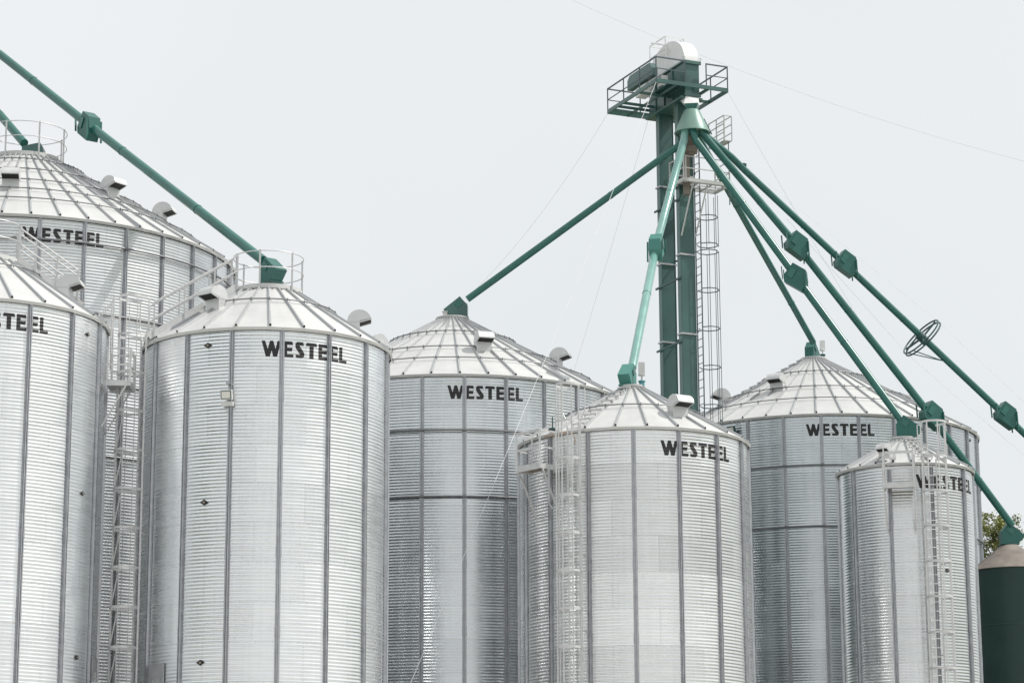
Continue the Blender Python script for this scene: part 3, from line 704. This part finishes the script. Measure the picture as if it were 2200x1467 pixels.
# upper side landing
zu = 28.75; m = MB(); tbox(m, 1.5, 1.82, -1.2, 0.0, zu - .04, zu); ul = m.build('landing', M['pale'], tower); m = MB()
for a in (1.5, 1.82):
    for b in (-1.2, -.6, 0): m.bar(T(a, b, zu), T(a, b, zu + .95), .04)
    for z in (zu + .95, zu + .63, zu + .3): m.bar(T(a, -1.2, z), T(a, 0, z), .03)
m.bar(T(1.5, -1.2, zu + .95), T(1.82, -1.2, zu + .95), .03); m.build('railing', M['pale'], ul)
m = MB(); m.tube([T(1.72, -1.1, zu), T(1.72, -1.1, zl - .6)], .02, 6); m.tube([T(1.5, -.5, zu), T(.3, -.8, zu + .1)], .03, 6); m.build('support', M['slate'], ul)
# ladder on the side of the near casing, with cage hoops
m = MB()
for b in (-1.02, -.62):
    m.bar(T(.50, b, -1.4), T(.50, b, 30.5), .045, .03)
z = -1.2
while z < 30.3: m.tube([T(.50, -1.02, z), T(.50, -.62, z)], .014, 6); z += .305
for z in range(0, 30, 3): m.bar(T(.29, -.75, z + .4), T(.50, -.75, z + .4), .03)
m.build('ladder', M['slate'], tower); m = MB(); oc = [(.50 + .40 + .40 * math.cos(R_(a)), -.82 + .40 * math.sin(R_(a))) for a in (-157, -112, -67, -22, 22, 67, 112, 157)]
zs2 = [24.42 - 1.46 * k for k in range(0, 14)]
for i in (1, 2, 3, 4, 5): m.bar(T(*oc[i], 24.42), T(*oc[i], zs2[-1]), .022); m.bar(T(*oc[i], 26.6), T(*oc[i], 24.62), .022)
cg = m.build('safety_cage', M['slate'], tower)
for z in [25.75, 24.68] + zs2:
    m = MB()
    for i in range(7): m.bar(T(*oc[i], z), T(*oc[i + 1], z), .015, .035)
    m.build('hoop', M['slate'], cg)

# ------------------------------------------------------------------ spouts
EB = [(.26, 0), (.26, .49), (.16, .58), (-.02, .79), (-.62, .31), (-.34, 0)]
DB = [(-.06, .47), (.33, .21), (.36, -.13), (.2, -.47), (-.35, -.11), (-.37, .09)]


def plate(mb, c, e, poly, th):
    n = Vector((-e.y, e.x, 0)); mb.prism([c + e * x + Vector((0, 0, z)) - n * th / 2 for x, z in poly], n * th)


def spout(label, pts, r, boxes=(), end=None, endoff=0.0, group='green grain spouts', paint='green', bpaint='green_box'):
    pts = [Vector(p) for p in pts]
    root = empty('grain_spout', pts[0], label, 'grain spout', group)
    m = MB(); m.tube(pts, r, 24); 
    # flanged joints along the pipe
    for p, q in zip(pts[:-1], pts[1:]):
        L = (q - p).length; d = (q - p) / max(L, .01); k = 3.0
        while k < L - 1: m.tube([p + d * k, p + d * (k + .035)], r + .012, 24); k += 6.1
    m.build('pipe', M[paint], root, True)
    for (p, s) in boxes:
        p = Vector(p); i = min(range(len(pts) - 1), key=lambda i: (pts[i] + (pts[i + 1] - pts[i]) * max(0, min(1, (p - pts[i]).dot(pts[i + 1] - pts[i]) / (pts[i + 1] - pts[i]).length_squared)) - p).length)
        e = pts[i + 1] - pts[i]; e.z = 0; e.normalize(); n = Vector((-e.y, e.x, 0))
        b = MB(); plate(b, p, e, [(x * s, z * s) for x, z in DB], .36 * s)
        bo = b.build('cushion_box', M[bpaint], root)
        for sg in (-1, 1):
            k = MB(); pc = p + n * sg * .19 * s
            k.prism([pc + e * (x * s) + Vector((0, 0, z * s)) for x, z in ((-.27, .08), (-.1, .32), (.06, .22), (-.11, -.04))], n * sg * .02 * s)
            for xx, z0, z1 in ((-.40, -.05, .36), (.33, -.52, .12)): k.prism([pc + e * (xx * s) + Vector((0, 0, z0 * s)), pc + e * ((xx + .03) * s) + Vector((0, 0, z0 * s)), pc + e * ((xx + .0) * s) + Vector((0, 0, z1 * s)), pc + e * ((xx - .03) * s) + Vector((0, 0, z1 * s))], n * sg * .05 * s)
            k.build('access_hatch', M['green'], bo)
    if end:
        c, e, s = end; c = Vector(c); e = Vector(e); e.z = 0; e.normalize()
        b = MB(); plate(b, c + e * endoff, e, [(x * s, z * s) for x, z in EB], .42 * s); plate(b, c + e * endoff, e, [(.30 * s, -.02), (.30 * s, .02), (-.38 * s, .02), (-.38 * s, -.02)], .50 * s)
        bo = b.build('dead_head_box', M[bpaint], root)
        n = Vector((-e.y, e.x, 0))
        for sg in (-1, 1): k = MB(); k.prism([c + e * (endoff + x * s) + Vector((0, 0, z * s)) + n * sg * .215 * s for x, z in ((.10, .50), (-.02, .68), (-.22, .50), (-.10, .34))], n * sg * .02); k.build('access_hatch', M['green'], bo)
    return root


def under(dx, dy, dz=0.05): return Vector((DC.x + dx, DC.y + dy, zb + dz))


# to bin D
cD = Vector((D['X'], D['Y'], D['H'] + 3.48)); p1 = at(1452, 318, 89.9); pe = at(1004, 643, 90.2)
spout('green spout running down to the left from the tower to the wide middle bin', [under(-.38, .1), at(1470, 300, 89.75), p1, pe], .127, [], (cD, Vector((1, -.05, 0)), 1.0), .30, bpaint='tower')
# to bin E
cE = Vector((E_['X'], E_['Y'], E_['H'] + 2.04)); q0 = at(1470, 300, 89.3)
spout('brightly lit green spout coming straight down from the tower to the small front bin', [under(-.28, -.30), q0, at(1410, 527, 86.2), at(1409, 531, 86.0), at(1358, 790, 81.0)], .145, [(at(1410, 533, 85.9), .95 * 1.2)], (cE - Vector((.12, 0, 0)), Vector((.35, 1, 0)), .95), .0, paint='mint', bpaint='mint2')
# to bin F
cF = Vector((F['X'], F['Y'], F['H'] + 3.58))
spout('short steep green spout behind the others, ending on the back right bin', [under(.2, .35), at(1520, 330, 91.3), at(1747, 735, 100.6)], .127, [], (cF - Vector((.1, 0, 0)), Vector((-.5, -1, 0)), .9), 0)
# to bin G
cG = Vector((G['X'], G['Y'], G['H'] + 1.28))
spout('green spout ending in a pentagonal box on top of the narrow front right bin', [under(-.02, -.35), at(1496, 303, 89.2), at(1712, 597, 88.3), at(1938, 905, 86.9)], .135, [(at(1710, 598, 88.3), 1.15)], (cG + Vector((.05, 0, 0)), Vector((-1, .3, 0)), 1.0), 0)
# to the dark green bin
HX, HY, HR = 18.36, 93.0, 1.55; HZ = at(2180, 1228, HY).z
cH = Vector((HX, HY, HZ + 1.02))
spout('green spout passing behind the narrow bin and ending on the dark green bin', [under(.30, -.2), at(1520, 300, 89.5), at(1712, 527, 89.9), at(2000, 893, 91.4), at(2174, 1128, 92.8)], .135, [(at(1711, 528, 89.9), 1.15), (at(2001, 893, 91.4), 1.15)], (cH, Vector((-1, -.1, 0)), 1.0), .06)
# long one leaving to the right
sr = spout('longest green spout on the right, with a bracing ring, running out of the photo', [under(.42, .2), at(1572, 338, 90.3), at(1600, 366, 90.6), at(1815, 567, 91.5), at(2160, 893, 93.3), at(2400, 1120, 94.5)], .127, [(at(1816, 567, 91.5), 1.1), (at(2160, 893, 93.3), 1.12)])
m = MB(); p = at(1596, 360, 90.6); m.tube([p - Vector((0, 0, .15)), p + Vector((.03, 0, .06))], [.08, .08], 10); m.tube([p + Vector((.03, 0, .06)), p + Vector((.04, 0, .14))], .11, 10); m.build('cap', M['tower_dark'], sr, True)
pc = at(1981, 726, 92.3); d = (at(2160, 893, 93.3) - at(1815, 567, 91.5)).normalized(); u = d.cross(Vector((0, 0, 1))).normalized(); w = u.cross(d).normalized()
m = MB()
d2 = (d - u * .07).normalized(); u2 = d2.cross(w).normalized(); w2 = u2.cross(d2)
for off, rr in ((-.06, .86), (.06, .86)):
    pts = [pc + d2 * off + (u2 * math.cos(2 * PI * k / 40) + w2 * math.sin(2 * PI * k / 40)) * rr for k in range(40)]; m.tube(pts, .032, 6, closed=True)
for a in (90, 210, 330): m.bar(pc + (u2 * math.cos(R_(a)) + w2 * math.sin(R_(a))) * .1, pc + (u2 * math.cos(R_(a)) + w2 * math.sin(R_(a))) * .85, .06)
for a in (240, 290): m.bar(pc + (u2 * math.cos(R_(a)) + w2 * math.sin(R_(a))) * .8, pc + d * 1.15 - w * .1, .03)
m.tube([pc - d * .2, pc + d * .25], .17, 20)
m.build('bracing_ring', M['tower_dark'], sr, True)
# left spouts
cB = Vector((B['X'], B['Y'], B['H'] + 1.98)); e = at(0, 118, 88) - cB
spout('thick green spout crossing the upper left sky down to the bin with the floodlight', [at(-420, -150, 97.5), at(0, 117, 88.6), at(190, 268, 83.8), at(566, 560, 74.4)], .150, [(at(191, 274, 83.7), 1.22)], (cB + Vector((.05, 0, .25)), Vector((e.x, e.y, 0)), 1.0), 0)
cC = Vector((C['X'], C['Y'], C['H'] + 3.96)); e = at(0, 240, 87) - cC
so = spout('green spout in the left corner ending inside the railing of the tallest bin', [at(-300, -40, 95), at(0, 247, 86.0), at(52, 308, 84.6)], .150)
m = MB(); poly = [(46, 326), (48, 312), (89, 305), (93, 328)]
m.prism([at(x, y, 84.35) for x, y in ((46, 335), (47, 314), (86, 306), (92, 316), (93, 337))], (0, .5, 0)); m.build('dead_head_box', M['tower'], so)

# ------------------------------------------------------------------ dark green bin at the lower right
hb = empty('hopper_bin', (HX, HY, 0), 'dark green smooth walled bin with a tan cone roof in the lower right corner', 'grain bin')
m = MB(); m.lathe((HX, HY, 0), [(HR - .05, 0), (HR - .05, HZ)], 64); m.build('wall', M['hopper_wall'], hb, True)
m = MB()
for z in (HZ - 2.1, HZ - 4.4, HZ - 6.7): m.lathe((HX, HY, z), [(HR - .048, 0), (HR - .042, .01), (HR - .042, .035), (HR - .048, .045)], 64)
m.build('weld_seam', M['hopper_wall'], hb, True)
m = MB(); m.lathe((HX, HY, HZ), [(HR, -.02), (HR + .01, 0), (.34, .97), (.30, 1.0)], 64); m.build('roof', M['hopper_roof'], hb, True)
m = MB(); m.lathe((HX, HY, HZ + .97), [(.30, -.03), (.33, 0), (.33, .05), (0, .06)], 32); m.build('collar', M['tower_dark'], hb)
m = MB(); m.box((HX - 1.45, HY + 1.1, HZ + .1), (.16, 0, 0), (0, .2, 0), (0, 0, .2)); m.build('inlet_box', M['hopper_wall'], hb)

# ------------------------------------------------------------------ cables
def cable(label, pts, r=.010, sag=0.0, group='guy cables', cat='cable'):
    p, q = Vector(pts[0]), Vector(pts[1]); n = 24; m = MB()
    m.tube([p + (q - p) * (k / n) - Vector((0, 0, sag * 4 * (k / n) * (1 - k / n))) for k in range(n + 1)], r, 5)
    o = m.build('guy_cable' if cat == 'cable' else 'power_line', M['cable'], None, False, p); tag(o, label, cat, group)


pA = T(a0, b0, zf - .05); pB = T(a0, b1, zf - .05); pC = T(a1, b0, zf - .05); pD = T(a1, b1, zf)
cable('white guy cable falling from the tower platform in front of the wide middle bin', [pA, at(868, 1500, 77)], .009, .2)
cable('guy cable from the left corner of the tower platform to the middle bin roof', [pB, at(1003, 640, 93.5)], .006, .5)
cable('guy cable dropping steeply just left of the two tower legs', [at(1395, 250, 93), at(1232, 800, 97.5)], .006, .1)
cable('guy cable from the right corner of the tower platform, crossing the right sky', [pC, at(1965, 880, 99)], .005, .2)
cable('upper bracing cable above the longest right spout', [at(1602, 356, 90.7), at(2012, 688, 92.4)], .005)
cable('upper bracing cable from the bracing ring out of the photo', [at(2012, 688, 92.4), at(2330, 985, 94)], .005)
cable('lower bracing cable under the longest right spout', [at(1690, 470, 90.9), at(1953, 764, 92.2)], .005)
cable('lower bracing cable from the bracing ring past the dark box on the right', [at(1953, 764, 92.2), at(2330, 1090, 94)], .005)
cable('dark overhead line crossing the sky right of the white hood', [at(1180, -22, 130), at(2300, 372, 118)], .009, .8, None, 'overhead line')

# ------------------------------------------------------------------ pale duct between the two front left bins
dk = empty('transfer_duct', at(255, 1464, 70.5), 'pale grey duct top between the two front left bins at the bottom edge', 'duct')
m = MB(); p, q = at(196, 1475, 70.9), at(318, 1478, 70.1); m.bar(p - Vector((0, 0, .1)), q - Vector((0, 0, .1)), .5, .38); m.build('casing', M['pale'], dk)
m = MB(); m.bar(p + Vector((.05, 0, .10)), p + Vector((.30, 0, .10)), .54, .03); m.build('end_plate', M['galv_dull'], dk)

# ------------------------------------------------------------------ tree
TX, TY = at(2140, 1200, 116).x, 116.0; ztop = at(2130, 1103, TY).z
tr = empty('tree', (TX, TY, 0), 'leafy green tree showing between the back right bin and the dark green bin', 'tree')
rt_ = random.Random(5); m = MB(); limbs = []
m.tube([(TX, TY, 0), (TX + .1, TY, 5), (TX - .1, TY, 10), (TX + .05, TY, ztop - 3.5)], [.32, .26, .2, .09], 10)
for k in range(26):
    z0 = 5 + (ztop - 8) * k / 26; a = k * 2.4; L = 2.4 * (1 - .45 * k / 26); z1 = z0 + L * rt_.uniform(.7, 1.2)
    t = Vector((TX + L * math.cos(a), TY + L * math.sin(a), z1)); limbs.append(t); m.tube([(TX, TY, z0), ((TX + t.x) / 2, (TY + t.y) / 2, (z0 + z1) / 2 + .15), t], [.07, .045, .018], 6)
for px, py in ((2121, 1112), (2158, 1116), (2170, 1140), (2112, 1150), (2140, 1160), (2124, 1190), (2150, 1135), (2165, 1175)):
    t = at(px, py, TY + rt_.uniform(-.6, .6)); limbs.append(t); limbs.append(t - Vector((0, 0, .35))); m.tube([(TX, TY, t.z - 1.5), t], [.04, .01], 5)
m.build('trunk', M['bark'], tr, True)
lv = MB()
for c in limbs:
    for j in range(11):
        cc = c + Vector((rt_.gauss(0, .30), rt_.gauss(0, .4), rt_.gauss(0, .30)))
        for i in range(34):
            p = cc + Vector((rt_.gauss(0, .12), rt_.gauss(0, .12), rt_.gauss(0, .10)))
            if p.z > ztop: continue
            a, b_ = rt_.uniform(0, 2 * PI), rt_.uniform(-.9, .9); u = Vector((math.cos(a), math.sin(a), b_)).normalized(); w = u.cross(Vector((rt_.uniform(-1, 1), rt_.uniform(-1, 1), 1))).normalized(); s = rt_.uniform(.045, .085)
            lv.add([p - u * s, p + w * s * .55, p + u * s, p - w * s * .55], [(0, 1, 2, 3)])
lv.build('crown', lf, tr)

# ------------------------------------------------------------------ unseen belt of trees, added as something dark for the bins to mirror
m = MB(); rw = random.Random(3)
for k in range(4200):
    a = R_(rw.uniform(120, 262)); r = 100 + rw.uniform(0, 22); h = 18 + 5 * math.sin(a * 23) + 3 * math.sin(a * 57 + 1); z = rw.uniform(0, h)
    c = Vector((r * math.cos(a), 88 + r * math.sin(a), z)); 
    if c.y < 8 and c.x > -18: continue
    for i in range(3):
        u = Vector((rw.gauss(0, 1), rw.gauss(0, 1), rw.gauss(0, .6))).normalized(); w = u.cross(Vector((rw.gauss(0, 1), rw.gauss(0, 1), .3))).normalized(); q = c + Vector((rw.gauss(0, 1.2), rw.gauss(0, 1.2), rw.gauss(0, 1))); sc = rw.uniform(.7, 1.5)
        m.add([q - u * sc, q + w * sc * .8, q + u * sc, q - w * sc * .8], [(0, 1, 2, 3)])
tag(m.build('added_woodland', mat('dark_foliage', (0.045, 0.065, 0.025), 0.8, 0, 0.3, 0.3)), 'unseen belt of dark green trees added at the left for the bins to mirror', 'added_woodland', None, 'stuff')

# ------------------------------------------------------------------ ground
gm = bpy.data.materials.new('yard_ground'); gm.use_nodes = True; n = gm.node_tree; b = n.nodes['Principled BSDF']
tc = n.nodes.new('ShaderNodeTexCoord'); t1 = n.nodes.new('ShaderNodeTexNoise'); t1.inputs['Scale'].default_value = 0.05; t1.inputs['Detail'].default_value = 8
n.links.new(tc.outputs['Object'], t1.inputs['Vector']); t2 = n.nodes.new('ShaderNodeTexNoise'); t2.inputs['Scale'].default_value = 5; t2.inputs['Detail'].default_value = 8; n.links.new(tc.outputs['Object'], t2.inputs['Vector'])
sp = n.nodes.new('ShaderNodeSeparateXYZ'); n.links.new(tc.outputs['Object'], sp.inputs[0])
# pale crushed-stone yard with ragged edges, dry grass beyond
dx = math_node(n, 'DIVIDE', math_node(n, 'ABSOLUTE', math_node(n, 'SUBTRACT', sp.outputs[0], 6.0)), 46.0); dy = math_node(n, 'DIVIDE', math_node(n, 'ABSOLUTE', math_node(n, 'SUBTRACT', sp.outputs[1], 28.0)), 48.0)
edge = math_node(n, 'ADD', math_node(n, 'MAXIMUM', dx, dy), math_node(n, 'MULTIPLY', math_node(n, 'SUBTRACT', t1.outputs['Fac'], .5), .5))
r1 = n.nodes.new('ShaderNodeValToRGB'); r1.color_ramp.elements[0].position = .92; r1.color_ramp.elements[1].position = 1.02; r1.color_ramp.elements[0].color = (.60, .585, .56, 1); r1.color_ramp.elements[1].color = (.10, .115, .055, 1)
n.links.new(edge, r1.inputs['Fac']); mx = n.nodes.new('ShaderNodeMix'); mx.data_type = 'RGBA'; mx.blend_type = 'MULTIPLY'; mx.inputs[0].default_value = .25
n.links.new(r1.outputs['Color'], mx.inputs[6]); n.links.new(t2.outputs['Fac'], mx.inputs[7]); n.links.new(mx.outputs[2], b.inputs['Base Color']); b.inputs['Roughness'].default_value = .95
m = MB(); m.add([(-2500, -2500, 0), (2500, -2500, 0), (2500, 2500, 0), (-2500, 2500, 0)], [(0, 1, 2, 3)]); tag(m.build('ground', gm), kind='structure')
